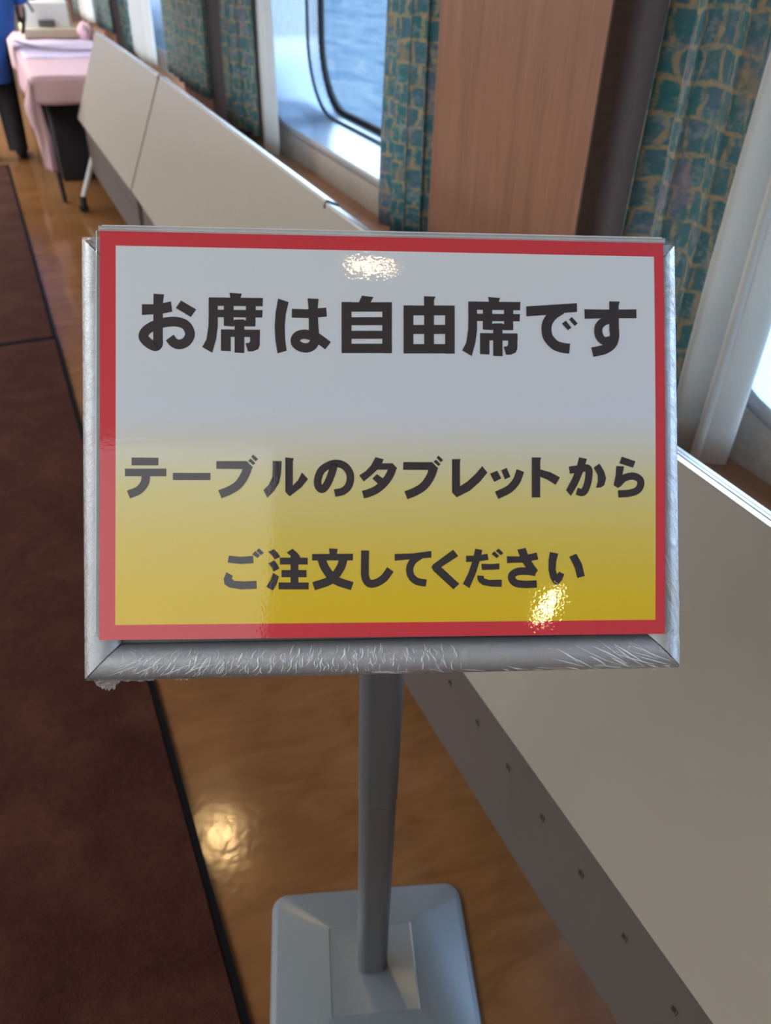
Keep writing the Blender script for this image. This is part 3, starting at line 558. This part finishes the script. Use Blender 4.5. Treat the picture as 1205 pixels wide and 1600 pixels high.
def pro_h(wv):
    P = PRO[1:]
    for (a, h), (a2, h2) in zip(P, P[1:]):
        if a <= wv <= a2 and a2 > a: return h + (h2 - h) * (wv - a) / (a2 - a)
    return P[0][1] if wv < 0 else P[-1][1]
film = MB(); rnd = random.Random(11)
for side in 'btlr':
    ln = 2 * (FH if side in 'lr' else FW); nu = int(ln / 0.004)
    def fn(u, v):
        wv = 0.0005 + 0.0250 * v; j = rnd.uniform(-0.00025, 0.00035)
        return rail_pt(side, u, wv, pro_h(wv) + 0.0008 + j)
    film.grid(fn, nu, 10)
wrap = film.build('film_wrap', m_film, stand, xf=FX, smooth=80)
cr = MB()
def crease(side, s, w0, ds, w1, wid, mi, bend=0.0, k=6):
    pts = []
    for i in range(k + 1):
        q = i / k; wv = w0 + (w1 - w0) * q; ss = s + ds * q + bend * math.sin(PI * q)
        wv = min(max(wv, 0.0), 0.0262)
        pts.append(Vector(rail_pt(side, ss, wv, pro_h(wv) + 0.0012)))
    t = (pts[-1] - pts[0]); t.z = 0; t.normalize(); nn = Vector((-t.y, t.x, 0))
    vs, fs = [], []
    for i, p in enumerate(pts):
        q = i / k; hw = wid * (0.25 + 0.75 * math.sin(PI * min(max(q, 0.06), 0.94)))
        vs += [p - nn * hw, p + Vector((0, 0, hw * 0.9)), p + nn * hw]
    for i in range(k):
        a = 3 * i; fs += [(a, a + 1, a + 4, a + 3), (a + 1, a + 2, a + 5, a + 4)]
    cr.add(vs, fs, mi)
R = rnd.uniform
for i in range(240):                                   # bottom rail, short cross wrinkles
    s = R(0.05, 0.62); w0 = R(0.002, 0.018); crease('b', s, w0, R(-0.006, 0.004), w0 + R(0.002, 0.008), R(0.00013, 0.00034), 1 if R(0, 1) < 0.6 else 0, R(-0.004, 0.004))
for i in range(26):
    s = R(0.12, 0.45); w0 = R(0.004, 0.014); crease('b', s, w0, R(-0.008, 0.004), w0 + R(0.004, 0.009), R(0.0003, 0.0005), 0, R(-0.004, 0.004))
for i in range(16):                                    # lower left corner, fanning to the corner
    s = R(0.03, 0.16); w0 = R(0.003, 0.012); crease('b', s, w0, R(0.02, 0.05), w0 + R(0.003, 0.009), R(0.00015, 0.0003), 1 if R(0, 1) < 0.5 else 0, R(-0.003, 0.003))
for i in range(20):                                    # lower right corner, long diagonals
    s = 0.99 - 0.010 * i * R(0.6, 1.1); w0 = R(0.001, 0.010); crease('b', s, w0, -R(0.015, 0.055), w0 + R(0.006, 0.016), R(0.0002, 0.0005), 0 if R(0, 1) < 0.6 else 1, R(-0.004, 0.004))
for i in range(22):
    s = R(0.50, 0.99); crease('b', s, R(0.0005, 0.003), -R(0.01, 0.04), R(0.001, 0.006), R(0.0002, 0.0004), 0 if R(0, 1) < 0.5 else 1, R(-0.003, 0.003))
for i in range(190):                                   # left rail, feathery slanted wrinkles
    s = R(0.05, 0.97); w0 = R(0.003, 0.010); crease('l', s, w0, R(0.006, 0.022), w0 + R(0.003, 0.009), R(0.00010, 0.00022), 1, R(-0.004, 0.004))
for i in range(10):
    s = R(0.1, 0.95); w0 = R(0.001, 0.003); crease('l', s, w0, R(-0.02, 0.02), w0 + R(0.001, 0.004), R(0.0001, 0.0002), 0, R(-0.01, 0.01))
for i in range(220):                                   # right rail, fine slanted lines
    s = R(0.04, 0.985); w0 = R(0.001, 0.006); crease('r', s, w0, R(0.012, 0.035), w0 + R(0.003, 0.010), R(0.00010, 0.00028), 1 if R(0, 1) < 0.7 else 0, R(-0.003, 0.003))
for i in range(24):
    s = R(0.02, 0.20); w0 = R(0.0005, 0.004); crease('r', s, w0, R(0.05, 0.13), w0 + R(0.008, 0.014), R(0.00012, 0.0003), 0 if R(0, 1) < 0.5 else 1, R(-0.004, 0.004))
for i in range(16):
    s = R(0.80, 0.95); w0 = R(0.001, 0.003); crease('r', s, w0, R(0.03, 0.09), w0 + R(0.006, 0.013), R(0.00015, 0.0004), 0 if R(0, 1) < 0.5 else 1, R(-0.006, 0.006))
tag(cr.build('film_crease', [m_crease, m_crease_soft], wrap, xf=FX, fix=False), kind='stuff')
def tat(x0, x1, y0, dp, z):
    n = 16; tatters = MB()
    def fn(u, v):
        k = math.sin(PI * u) ** 0.5
        return (x0 + (x1 - x0) * u + rnd.uniform(-.0006, .0006), y0 - dp * v * k * (0.75 + 0.5 * rnd.random()), z - 0.004 * v + rnd.uniform(-.0012, .0012))
    tatters.grid(fn, n, 4); tatters.build('film_tatter', [m_tatter], wrap, xf=FX, fix=False)
tat(-FW + 0.006, -FW + 0.026, -FH + 0.001, 0.0075, -0.010)
tat(-FW + 0.020, -FW + 0.058, -FH + 0.001, 0.0025, -0.010)
tat(-FW + 0.062, -FW + 0.080, -FH + 0.001, 0.0022, -0.010)
tat(FW - 0.030, FW - 0.008, -FH + 0.001, 0.0025, -0.010)
tat(FW - 0.090, FW - 0.050, -FH + 0.001, 0.0018, -0.010)

# ------------------------------------------------------------------ the laminated notice
SW, SH = 0.210, 0.1485
BL_, BR_, BT_, BB_ = 0.0113, 0.0075, 0.0105, 0.0108      # red border widths
def lam(t, base):
    c = t.coord('Object'); n = t.noise(c, 330, 2, 0.6); n2 = t.noise(t.coord('Object', (1, 3, 3)), 16, 4, 0.6, 0.6)
    nb = t.bump(t.math('ADD', n, t.math('MULTIPLY', n2, 1.8)), 0.055, 0.0006)
    return t.bsdf(base, 0.55, 0, None, Coat_Weight=1.0, Coat_Roughness=0.012, Coat_Normal=nb)
def mat_print():
    t = NT('white_to_yellow_print'); c = t.n('ShaderNodeTexCoord').outputs['UV']; s = t.n('ShaderNodeSeparateXYZ', Vector=c).outputs['Y']
    fine = t.noise(t.coord('Object'), 500, 3, 0.6)
    g = t.ramp(s, (0.0, (0.86, 0.575, 0.004)), (0.07, (0.86, 0.60, 0.010)), (0.22, (0.83, 0.64, 0.10)), (0.36, (0.80, 0.71, 0.28)), (0.50, (0.77, 0.78, 0.72)), (0.56, (0.75, 0.80, 0.88)), (0.72, (0.76, 0.82, 0.88)), (1.0, (0.79, 0.85, 0.88)))
    g2 = t.mix(t.ramp(fine, (0.3, 0.0), (0.7, 0.06)), g, (0.9, 0.9, 0.88), 'MULTIPLY')
    return t.done(lam(t, g2))
def mat_flat(name, base):
    t = NT(name); n = t.noise(t.coord('Object'), 500, 2)
    return t.done(lam(t, t.ramp(n, (0.3, tuple(x * 0.95 for x in base)), (0.7, base))))
m_print = mat_print(); m_red = mat_flat('red_border_print', (0.74, 0.036, 0.055)); m_ink = mat_flat('black_ink', (0.030, 0.022, 0.026))
notice = empty('notice_sheet', (0.2175, 0.4569, 1.0277))
tag(notice, 'laminated Japanese notice fading from white to yellow with a red border and black lettering', 'notice')
def bow(x, y):      # the sheet is not perfectly flat: the right edge lifts a little between its corners
    return 0.0022 * max(0.0, (x / SW)) ** 2 * (1 - (y / SH) ** 2) + 0.0008 * math.sin(2.2 * x / SW + 1.0) * (1 - (y / SH) ** 2)
ix0, ix1, iy0, iy1 = -SW + BL_, SW - BR_, -SH + BB_, SH - BT_
uvp = []
def pf(u, v):
    x, y = ix0 + (ix1 - ix0) * u, iy0 + (iy1 - iy0) * v; uvp.append((u, v)); return (x, y, bow(x, y))
pn = MB().grid(pf, 24, 18).build('printed_panel', m_print, notice, xf=SX, uv=lambda i: uvp[i], smooth=80, fix=False)
bd = MB()
for x0, x1, y0, y1, nu, nv in ((-SW, SW, iy1, SH, 26, 2), (-SW, SW, -SH, iy0, 26, 2), (-SW, ix0, iy0, iy1, 2, 18), (ix1, SW, iy0, iy1, 2, 18)):
    bd.grid(lambda u, v: (x0 + (x1 - x0) * u, y0 + (y1 - y0) * v, bow(x0 + (x1 - x0) * u, y0 + (y1 - y0) * v)), nu, nv)
tag(bd.build('border', m_red, notice, xf=SX, smooth=80, fix=False), 'red border')
for li, line in enumerate(LETTERING):
    m = MB(); zi = 0
    for wdt, pts in line:
        zi += 1; z = 0.00012 + 0.000002 * zi
        P = [(x / 1e4, y / 1e4) for x, y in pts]
        if wdt == 0:
            bm = bmesh.new(); f = bm.faces.new([bm.verts.new((x, y, bow(x, y) + z)) for x, y in P]); bm.normal_update()
            bmesh.ops.triangulate(bm, faces=[f], ngon_method='EAR_CLIP'); bm.verts.index_update()
            fs = [[v.index for v in f.verts] for f in bm.faces]
            m.add([v.co[:] for v in bm.verts], fs); bm.free()
        else:
            hw = wdt / 2e4; C = smoothed([(x, y, 0) for x, y in P], 6); vs, fs = [], []
            for i, p in enumerate(C):
                t_ = (C[min(i + 1, len(C) - 1)] - C[max(i - 1, 0)]).normalized(); n_ = Vector((-t_.y, t_.x, 0))
                for q in (p - n_ * hw, p + n_ * hw): vs.append((q.x, q.y, bow(q.x, q.y) + z))
            for i in range(len(C) - 1): fs.append((2 * i, 2 * i + 2, 2 * i + 3, 2 * i + 1))
            m.add(vs, fs)
    o = m.build('lettering', m_ink, notice, xf=SX, fix=False)
    for p in o.data.polygons:
        pass
    tag(o, ['top line of black lettering', 'middle line of black lettering', 'bottom line of black lettering'][li])
# clear sleeve around the sheet, showing at its margins
def mat_clear(op, name):
    t = NT(name); c = t.coord('Object'); n = t.noise(t.coord('Object', (1, 6, 6)), 60, 3)
    nb = t.bump(n, 0.5, 0.002); fr = t.fresnel(1.5, nb)
    tr = t.n('ShaderNodeBsdfTransparent'); tr.inputs[0].default_value = (0.93, 0.94, 0.94, 1)
    b = t.bsdf((0.75, 0.77, 0.80), 0.12, 0, nb)
    m = t.n('ShaderNodeMixShader'); t.put(m.inputs[0], t.math('ADD', op, fr)); t.put(m.inputs[1], tr.outputs[0]); t.put(m.inputs[2], b)
    return t.done(m.outputs[0])
m_clear = mat_clear(0.05, 'clear_sleeve_plastic'); m_milky = mat_clear(0.34, 'milky_sleeve_plastic')
sx0, sx1, sy0, sy1 = -0.2128, 0.2155, -0.1487, 0.1530
sv = MB(); cxm, cym = (sx0 + sx1) / 2, (sy0 + sy1) / 2
A = rrect((sx1 - sx0) / 2, (sy1 - sy0) / 2, 0.006, 6, cxm, cym); B = rrect((sx1 - sx0) / 2 - 0.0006, (sy1 - sy0) / 2 - 0.0006, 0.0055, 6, cxm, cym)
sv.loft([[(x, y, -0.0022) for x, y in B], [(x, y, -0.0020) for x, y in A], [(x, y, -0.0012) for x, y in A], [(x, y, -0.0010) for x, y in B]], 0, True, True, True)
tag(sv.build('sleeve', m_clear, notice, xf=SX, fix=True), 'clear plastic sleeve margin')
MB().box(sx0 + 0.0015, 0.1487, -0.0009, sx1 - 0.004, 0.1524, -0.0004).build('sleeve_top_strip', m_milky, notice, xf=SX)
for p_, q_, z_, r_ in (((sx0, sy0 + 0.006), (sx0, sy1 - 0.004), -0.0012, 0.00030), ((sx0 + 0.004, sy1), (sx1 - 0.006, sy1), -0.0012, 0.0004),
                       ((sx0 + 0.002, sy1 - 0.0026), (sx1 - 0.004, sy1 - 0.0028), -0.0004, 0.0002)):
    MB().tube([(*p_, z_), (*q_, z_)], r_, 6).build('sleeve_seam', m_crease, notice, xf=SX)

# ------------------------------------------------------------------ far left: pink table, machine, person
ft = empty('folding_table', (0.5, 6.1, 0)); tag(ft, 'folding table with thin black legs under the pink cloth', 'table')
MB().box(0.262, 5.075, 0.622, 0.80, 7.28, 0.652, bev=0.004).build('tabletop', m_cream, ft)
for (x, y) in ((0.30, 5.13), (0.77, 5.13), (0.30, 7.2), (0.77, 7.2)):
    s = 1 if y < 6 else -1
    MB().tube([(x - 0.02, y + s * 0.03, 0.623), (x, y, 0.0)], 0.0125, 10).build('leg', m_black, ft, smooth=True)
# pink cloth draped over it
cl = MB()
X0, X1, YA, YB, ZT = 0.250, 0.806, 5.06, 7.30, 0.656
cl.grid(lambda u, v: (X0 + (X1 - X0) * u, YA + (YB - YA) * v, ZT + 0.0015 * math.sin(9 * u + 5 * v)), 16, 30)
def front(u, v):
    return (X0 + (X1 - X0) * u, YA - 0.012 * math.sin(PI * v * 0.5) - 0.008 * v * math.sin(14 * u), ZT - 0.125 * v - 0.01 * v * math.sin(5 * u))
cl.grid(front, 24, 6)
cl.grid(lambda u, v: (X0 - 0.014 * math.sin(PI * v * 0.5) - 0.012 * v * math.sin(17 * u), YA + (YB - YA) * u, ZT - (0.24 - 0.10 * u) * v), 40, 6)
# the cloth corner hanging down as a folded tail
def tail(u, v):
    w0 = 0.085 * min(1.0, v / 0.30) * (1.0 if v < 0.35 else 1.0 - 0.25 * (v - 0.35) / 0.65)
    cxx = X0 - 0.012 + 0.02 * v + (-0.018 * math.sin(PI * min(1, v / 0.6)))
    x = cxx + (u - 0.45) * w0; y = YA - 0.010 - 0.022 * math.sin(PI * u) * min(1, v / 0.25) + 0.03 * v + 0.006 * math.sin(9 * u + 6 * v)
    return (x, y, ZT - 0.46 * v - 0.02 * v * u)
cl.grid(tail, 12, 24)
cloth = cl.build('tablecloth', m_pink, None, smooth=60)
so = cloth.modifiers.new('cloth_thickness', 'SOLIDIFY'); so.thickness = 0.002; so.offset = 1
tag(cloth, 'pink tablecloth draped over the folding table, one corner hanging down', 'tablecloth')
rn = MB().grid(lambda u, v: (0.270 + (0.79 - 0.270) * u, 5.80 + (6.72 - 5.80) * v, 0.6605 + 0.002 * math.sin(11 * u + 3 * v)), 16, 14).build('table_runner', m_lilac, None, smooth=80)
so = rn.modifiers.new('cloth_thickness', 'SOLIDIFY'); so.thickness = 0.002; so.offset = 0
tag(rn, 'pale lilac runner lying flat across the pink tablecloth', 'runner')
# machine
mc = empty('office_machine', (0.52, 7.0, 0.662)); tag(mc, 'boxy cream machine with a small grey grille standing on the pink table', 'machine')
MB().box(0.35, 6.78, 0.6625, 0.715, 7.24, 0.722, bev=0.008).build('tray', m_tray, mc)
bdy = MB()
prof = [(6.86, 0.7225), (6.86, 0.735), (6.885, 0.865), (6.93, 0.885), (6.95, 0.99), (7.0, 1.02), (7.2, 1.02), (7.22, 0.99), (7.22, 0.7225)]
loops = []
for x, ins in ((0.362, 0.012), (0.374, 0.0), (0.668, 0.0), (0.682, 0.014)):
    loops.append([(x, y + (ins if y < 7.0 else -ins), z - (ins if z > 0.8 else 0)) for y, z in prof])
bdy.loft(loops, 0, True, True, True)
bd_ = bdy.build('housing', m_cream, mc, smooth=30)
g = MB()
for i in range(5): g.box(0.462, 6.853, 0.726 + 0.009 * i, 0.572, 6.866, 0.731 + 0.009 * i)
g.build('grille', m_grille, bd_)
h = MB(); h.tube([(0.40, 6.86, 0.93), (0.405, 6.80, 0.90), (0.43, 6.80, 0.845), (0.44, 6.80, 0.82)], 0.009, 8); h.tube([(0.41, 6.80, 0.895), (0.47, 6.80, 0.895)], 0.009, 8)
h.tube([(0.375, 6.83, 0.98), (0.378, 6.80, 0.89)], 0.014, 8)
h.build('handle', m_grille, mc, smooth=True)
cd = MB(); cd.tube(smoothed([(0.27, 6.62, 0.6725), (0.34, 6.35, 0.6725), (0.44, 6.12, 0.6725), (0.58, 6.02, 0.6725), (0.78, 6.02, 0.6725)], 6), 0.006, 8)
tag(cd.build('cable', plain('grey_cable', (0.22, 0.18, 0.24), 0.5), None, smooth=True), 'thin grey cable lying across the lilac runner', 'cable')
bx = MB(); bx.box(0.34, 5.62, 0.0, 0.79, 6.95, 0.50, bev=0.02)  # added block, its black supplies the darkness under the table
tag(bx.build('shade_fill_box', plain('shade_fill_black', (0.006, 0.006, 0.007), 0.9, 0, 0.3, 8), None, smooth=30), 'added black box standing in for the deep shade under the pink table', 'box')
# pink bundle
bm = bmesh.new(); bmesh.ops.create_icosphere(bm, subdivisions=4, radius=1.0)
for v in bm.verts:
    p = v.co.copy(); k = 1 + 0.10 * math.sin(5 * p.x + 3 * p.z) * math.cos(4 * p.y) + 0.05 * math.sin(11 * p.y + 7 * p.x)
    v.co = (0.752 + p.x * 0.052 * k, 6.70 + p.y * 0.06 * k, 0.716 + p.z * 0.055 * k)
bm.verts.index_update(); bn = MB().add([v.co[:] for v in bm.verts], [[v.index for v in f.verts] for f in bm.faces]); bm.free()
tag(bn.build('cloth_bundle', plain('pale_pink_cloth', (0.74, 0.50, 0.56), 0.9, 0, 0.05, 60), None, smooth=80), 'crumpled pale pink cloth bundle beside the cream machine', 'cloth')

# person standing left of the pink table
m_skin = plain('skin', (0.55, 0.33, 0.24), 0.5); m_hair = plain('black_hair', (0.012, 0.010, 0.009), 0.5)
m_blue = plain('blue_jacket', (0.012, 0.085, 0.36), 0.65, 0, 0.25, 9, 0.1); m_trou = plain('black_trousers', (0.010, 0.010, 0.012), 0.85); m_shoe = plain('black_shoe', (0.008, 0.008, 0.009), 0.4)
PX, PY = 0.055, 6.36
person = empty('person', (PX, PY, 0)); tag(person, 'person in a blue jacket, black trousers and black shoes at the top left corner', 'person')
def skin(name, mat, verts, edges, radii, root=0, sub=2):
    me = bpy.data.meshes.new(name); me.from_pydata([(v[0], v[1], v[2]) for v in verts], edges, [])
    o = bpy.data.objects.new(name, me); col.objects.link(o)
    sk = o.modifiers.new('skin', 'SKIN'); sk.use_smooth_shade = True
    for i, d in enumerate(me.skin_vertices[0].data):
        r = radii[i]; d.radius = r if isinstance(r, tuple) else (r, r); d.use_root = (i == root)
    ss = o.modifiers.new('sub', 'SUBSURF'); ss.levels = sub; ss.render_levels = sub
    dg = bpy.context.evaluated_depsgraph_get(); me2 = bpy.data.meshes.new_from_object(o.evaluated_get(dg))
    o.modifiers.clear(); o.data = me2; me2.materials.clear(); me2.materials.append(mat); o.parent = person
    for p in me2.polygons: p.use_smooth = True
    return o
# joints relative to the person's base; facing +y, a little towards the table
J = dict(pel=(0, 0, .93), wai=(0, .01, 1.06), che=(.01, .03, 1.28), nek=(.01, .04, 1.44), nk2=(.012, .05, 1.50), hd1=(.015, .065, 1.57), hd2=(.015, .07, 1.66),
  shl=(-.17, .03, 1.40), ell=(-.22, .06, 1.12), wrl=(-.15, .26, 1.00), hal=(-.12, .34, .99),
  shr=(.19, .03, 1.40), elr=(.262, .01, 1.12), wrr=(.285, .05, .90), har=(.285, .075, .82),
  hil=(-.08, 0, .90), knl=(-.085, .01, .49), anl=(-.10, -.03, .09), tol=(-.11, .12, .035),
  hir=(.075, 0, .90), knr=(.085, .02, .49), anr=(.085, -.03, .09), tor=(.11, .11, .035))
names = list(J); 
rad = dict(pel=.13, wai=.11, che=.135, nek=.062, nk2=.055, hd1=.078, hd2=.082, shl=.055, ell=.04, wrl=.028, hal=(.036, .018), shr=.055, elr=.04, wrr=.028, har=(.036, .018),
  hil=.085, knl=.055, anl=.036, tol=.032, hir=.085, knr=.055, anr=.036, tor=.032)
ed = [('pel', 'wai'), ('wai', 'che'), ('che', 'nek'), ('nek', 'nk2'), ('nk2', 'hd1'), ('hd1', 'hd2'), ('che', 'shl'), ('shl', 'ell'), ('ell', 'wrl'), ('wrl', 'hal'), ('che', 'shr'), ('shr', 'elr'), ('elr', 'wrr'), ('wrr', 'har'),
  ('pel', 'hil'), ('hil', 'knl'), ('knl', 'anl'), ('anl', 'tol'), ('pel', 'hir'), ('hir', 'knr'), ('knr', 'anr'), ('anr', 'tor')]
V = [J[n] for n in names]; E_ = [(names.index(a), names.index(b)) for a, b in ed]; RR = [rad[n] for n in names]
def add(p, r): V.append(p); RR.append(r); return len(V) - 1
for hk, sx in (('hal', 1),):                 # five fingers on each hand
    h0 = J[hk]; b0 = names.index(hk)
    for i, (dx, ln) in enumerate(((-.030, .058), (-.010, .068), (.010, .064), (.029, .050))):
        a = add((h0[0] + dx, h0[1] + .035, h0[2] - .004), .0085); b = add((h0[0] + dx * 1.15, h0[1] + .035 + ln * .55, h0[2] - .014), .008); c = add((h0[0] + dx * 1.2, h0[1] + .03 + ln, h0[2] - .036), .007)
        E_ += [(b0, a), (a, b), (b, c)]
    a = add((h0[0] + sx * .040, h0[1] - .01, h0[2] - .01), .010); b = add((h0[0] + sx * .055, h0[1] + .025, h0[2] - .022), .0085); E_ += [(b0, a), (a, b)]
h0 = J['har']; b0 = names.index('har')                    # the hanging right hand
for i, (dy, ln) in enumerate(((-.030, .055), (-.010, .064), (.010, .068), (.029, .058))):
    a = add((h0[0] + .002, h0[1] + dy, h0[2] - .035), .0085); b = add((h0[0] - .004, h0[1] + dy * 1.1, h0[2] - .035 - ln * .55), .008); c = add((h0[0] - .018, h0[1] + dy * 1.1, h0[2] - .03 - ln), .007)
    E_ += [(b0, a), (a, b), (b, c)]
a = add((h0[0] - .012, h0[1] + .040, h0[2] + .005), .010); b = add((h0[0] - .020, h0[1] + .056, h0[2] - .03), .0085); E_ += [(b0, a), (a, b)]
hand_ids = [names.index('wrr'), b0] + list(range(len(V) - 14, len(V)))
nose = add((.018, .158, 1.60), .012); E_.append((names.index('hd1'), nose))
for s in (-1, 1): e1 = add((.015 + s * .088, .06, 1.60), (.008, .018)); E_.append((names.index('hd1'), e1))
body = skin('body', m_skin, V, E_, RR)
gv = [V[i] for i in hand_ids]; ge = [(hand_ids.index(a), hand_ids.index(b)) for a, b in E_ if a in hand_ids and b in hand_ids]
gr = [tuple(x + .0025 for x in (RR[i] if isinstance(RR[i], tuple) else (RR[i], RR[i]))) for i in hand_ids]
tag(skin('glove', plain('black_glove', (0.012, 0.013, 0.015), 0.7), gv, ge, gr), 'black glove')
def sub_skin(name, mat, keys, edges, radii, extra=None, sub=2):
    ks = list(keys); vv = [keys[k] for k in ks]; return skin(name, mat, vv, [(ks.index(a), ks.index(b)) for a, b in edges], [radii[k] for k in ks], 0, sub)
def ell(cx, cy, z, rx, ry, n=28, wob=0.0):
    return [(PX + cx + rx * (1 + wob * math.sin(5 * a_ + z * 9)) * math.cos(a_), PY + cy + ry * (1 + wob * math.sin(4 * a_ + z * 7)) * math.sin(a_), z) for a_ in (2 * PI * k / n for k in range(n))]
j_ = MB()
j_.loft([ell(0, 0,   .470, .142, .165, wob=.03), ell(0, 0, .60, .146, .160, wob=.03), ell(0, 0, .70, .158, .16, wob=.02), ell(.01, 0, .76, .215, .162, wob=.02), ell(.015, 0, .90, .235, .165, wob=.02), ell(.015, .005, 1.05, .230, .160, wob=.02), ell(.01, .02, 1.24, .215, .158), ell(.01, .03, 1.36, .190, .135), ell(.01, .035, 1.43, .12, .10), ell(.012, .042, 1.475, .068, .066)])
j_.build('jacket', m_blue, person, smooth=80)
for sh, el, wr in (('shl', 'ell', 'wrl'), ('shr', 'elr', 'wrr')):
    pts = smoothed([Vector(J[k]) + Vector((PX, PY, 0)) for k in (sh, el, wr)], 8); m = MB()
    m.tube(pts, [0.078 + (0.050 - 0.078) * i / (len(pts) - 1) for i in range(len(pts))], 16); m.build('sleeve', m_blue, person, smooth=80)
for hi, kn, an in (('hil', 'knl', 'anl'), ('hir', 'knr', 'anr')):
    pts = smoothed([Vector(J[k]) + Vector((PX, PY, dz)) for k, dz in ((hi, 0.06), (kn, 0), (an, -.035))], 8); m = MB()
    m.tube(pts, [0.092 + (0.062 - 0.092) * i / (len(pts) - 1) for i in range(len(pts))], 18); m.build('trouser_leg', m_trou, person, smooth=80)
def sub_skin(name, mat, keys, edges, radii, extra=None, sub=2):
    ks = list(keys); vv = [keys[k] for k in ks]; return skin(name, mat, vv, [(ks.index(a), ks.index(b)) for a, b in edges], [radii[k] for k in ks], 0, sub)
for s, dx in ((-1, -.10), (1, .10)):
    sub_skin('shoe', m_shoe, dict(a=(dx, -.055, .042), b=(dx, .03, .042), c=(dx + s * .01, .13, .034), d=(dx + s * .012, .175, .028)), [('a', 'b'), ('b', 'c'), ('c', 'd')], dict(a=(.040, .040), b=(.044, .042), c=(.046, .033), d=(.034, .026)))
hr = skin('hair', m_hair, [(.015, .03, 1.60), (.015, .045, 1.68), (.015, .07, 1.715), (.015, .01, 1.53)], [(0, 1), (1, 2), (0, 3)], [.085, .088, .07, .06])
for s in (-1, 1):
    MB().tube([(PX + .015 + s * .033 - .012, PY + .146, 1.615), (PX + .015 + s * .033 + .012, PY + .146, 1.615)], [.005, .005], 8).build('eye', m_hair, person, smooth=True)
MB().tube([(PX - .008, PY + .143, 1.548), (PX + .015, PY + .149, 1.547), (PX + .038, PY + .143, 1.548)], [.003, .005, .003], 8).build('mouth', plain('lips', (.45, .16, .14), .5), person, smooth=True)

# ------------------------------------------------------------------ recessed ceiling lamps whose warm glints show in the sign and on the floor
def mat_lamp():
    t = NT('warm_lamp_glow'); e = t.n('ShaderNodeEmission', Color=(1.0, 0.66, 0.29), Strength=DOWN * 30); return t.done(e.outputs[0])
m_lamp = mat_lamp()
for (x, y, rx, ry, lb) in ((0.03, -0.18, 0.055, 0.008, 'recessed ceiling lamp nearest the sign stand, above and behind the viewer'), (0.135, -2.10, 0.024, 0.15, 'recessed ceiling lamp well behind the viewer'),
                   (0.24, 2.24, 0.055, 0.055, 'recessed ceiling lamp above the rug seam'), (0.20, 4.5, 0.055, 0.055, 'recessed ceiling lamp above the far rug')):
    t = empty('ceiling_lamp', (x, y, ZC - 0.012)); tag(t, lb, 'ceiling lamp', 'recessed ceiling lamps')
    rg = MB(); n = 32
    def cir(g_, z): 
        o_ = []
        for k in range(n):
            a, b = (rx + g_) * math.cos(2 * PI * k / n), (ry + g_) * math.sin(2 * PI * k / n)
            o_.append((x + 0.932 * a + 0.362 * b, y - 0.362 * a + 0.932 * b, z))
        return o_
    rg.loft([cir(0.02, ZC - 0.0005), cir(0.018, ZC - 0.008), cir(0.002, ZC - 0.010), cir(0, ZC - 0.004)])
    rg.build('trim_ring', m_ceil, t, smooth=40)
    MB().loft([cir(0.001, ZC - 0.0035), cir(0.001, ZC - 0.0045)], 0, True, True, True).build('lens', m_lamp, t)
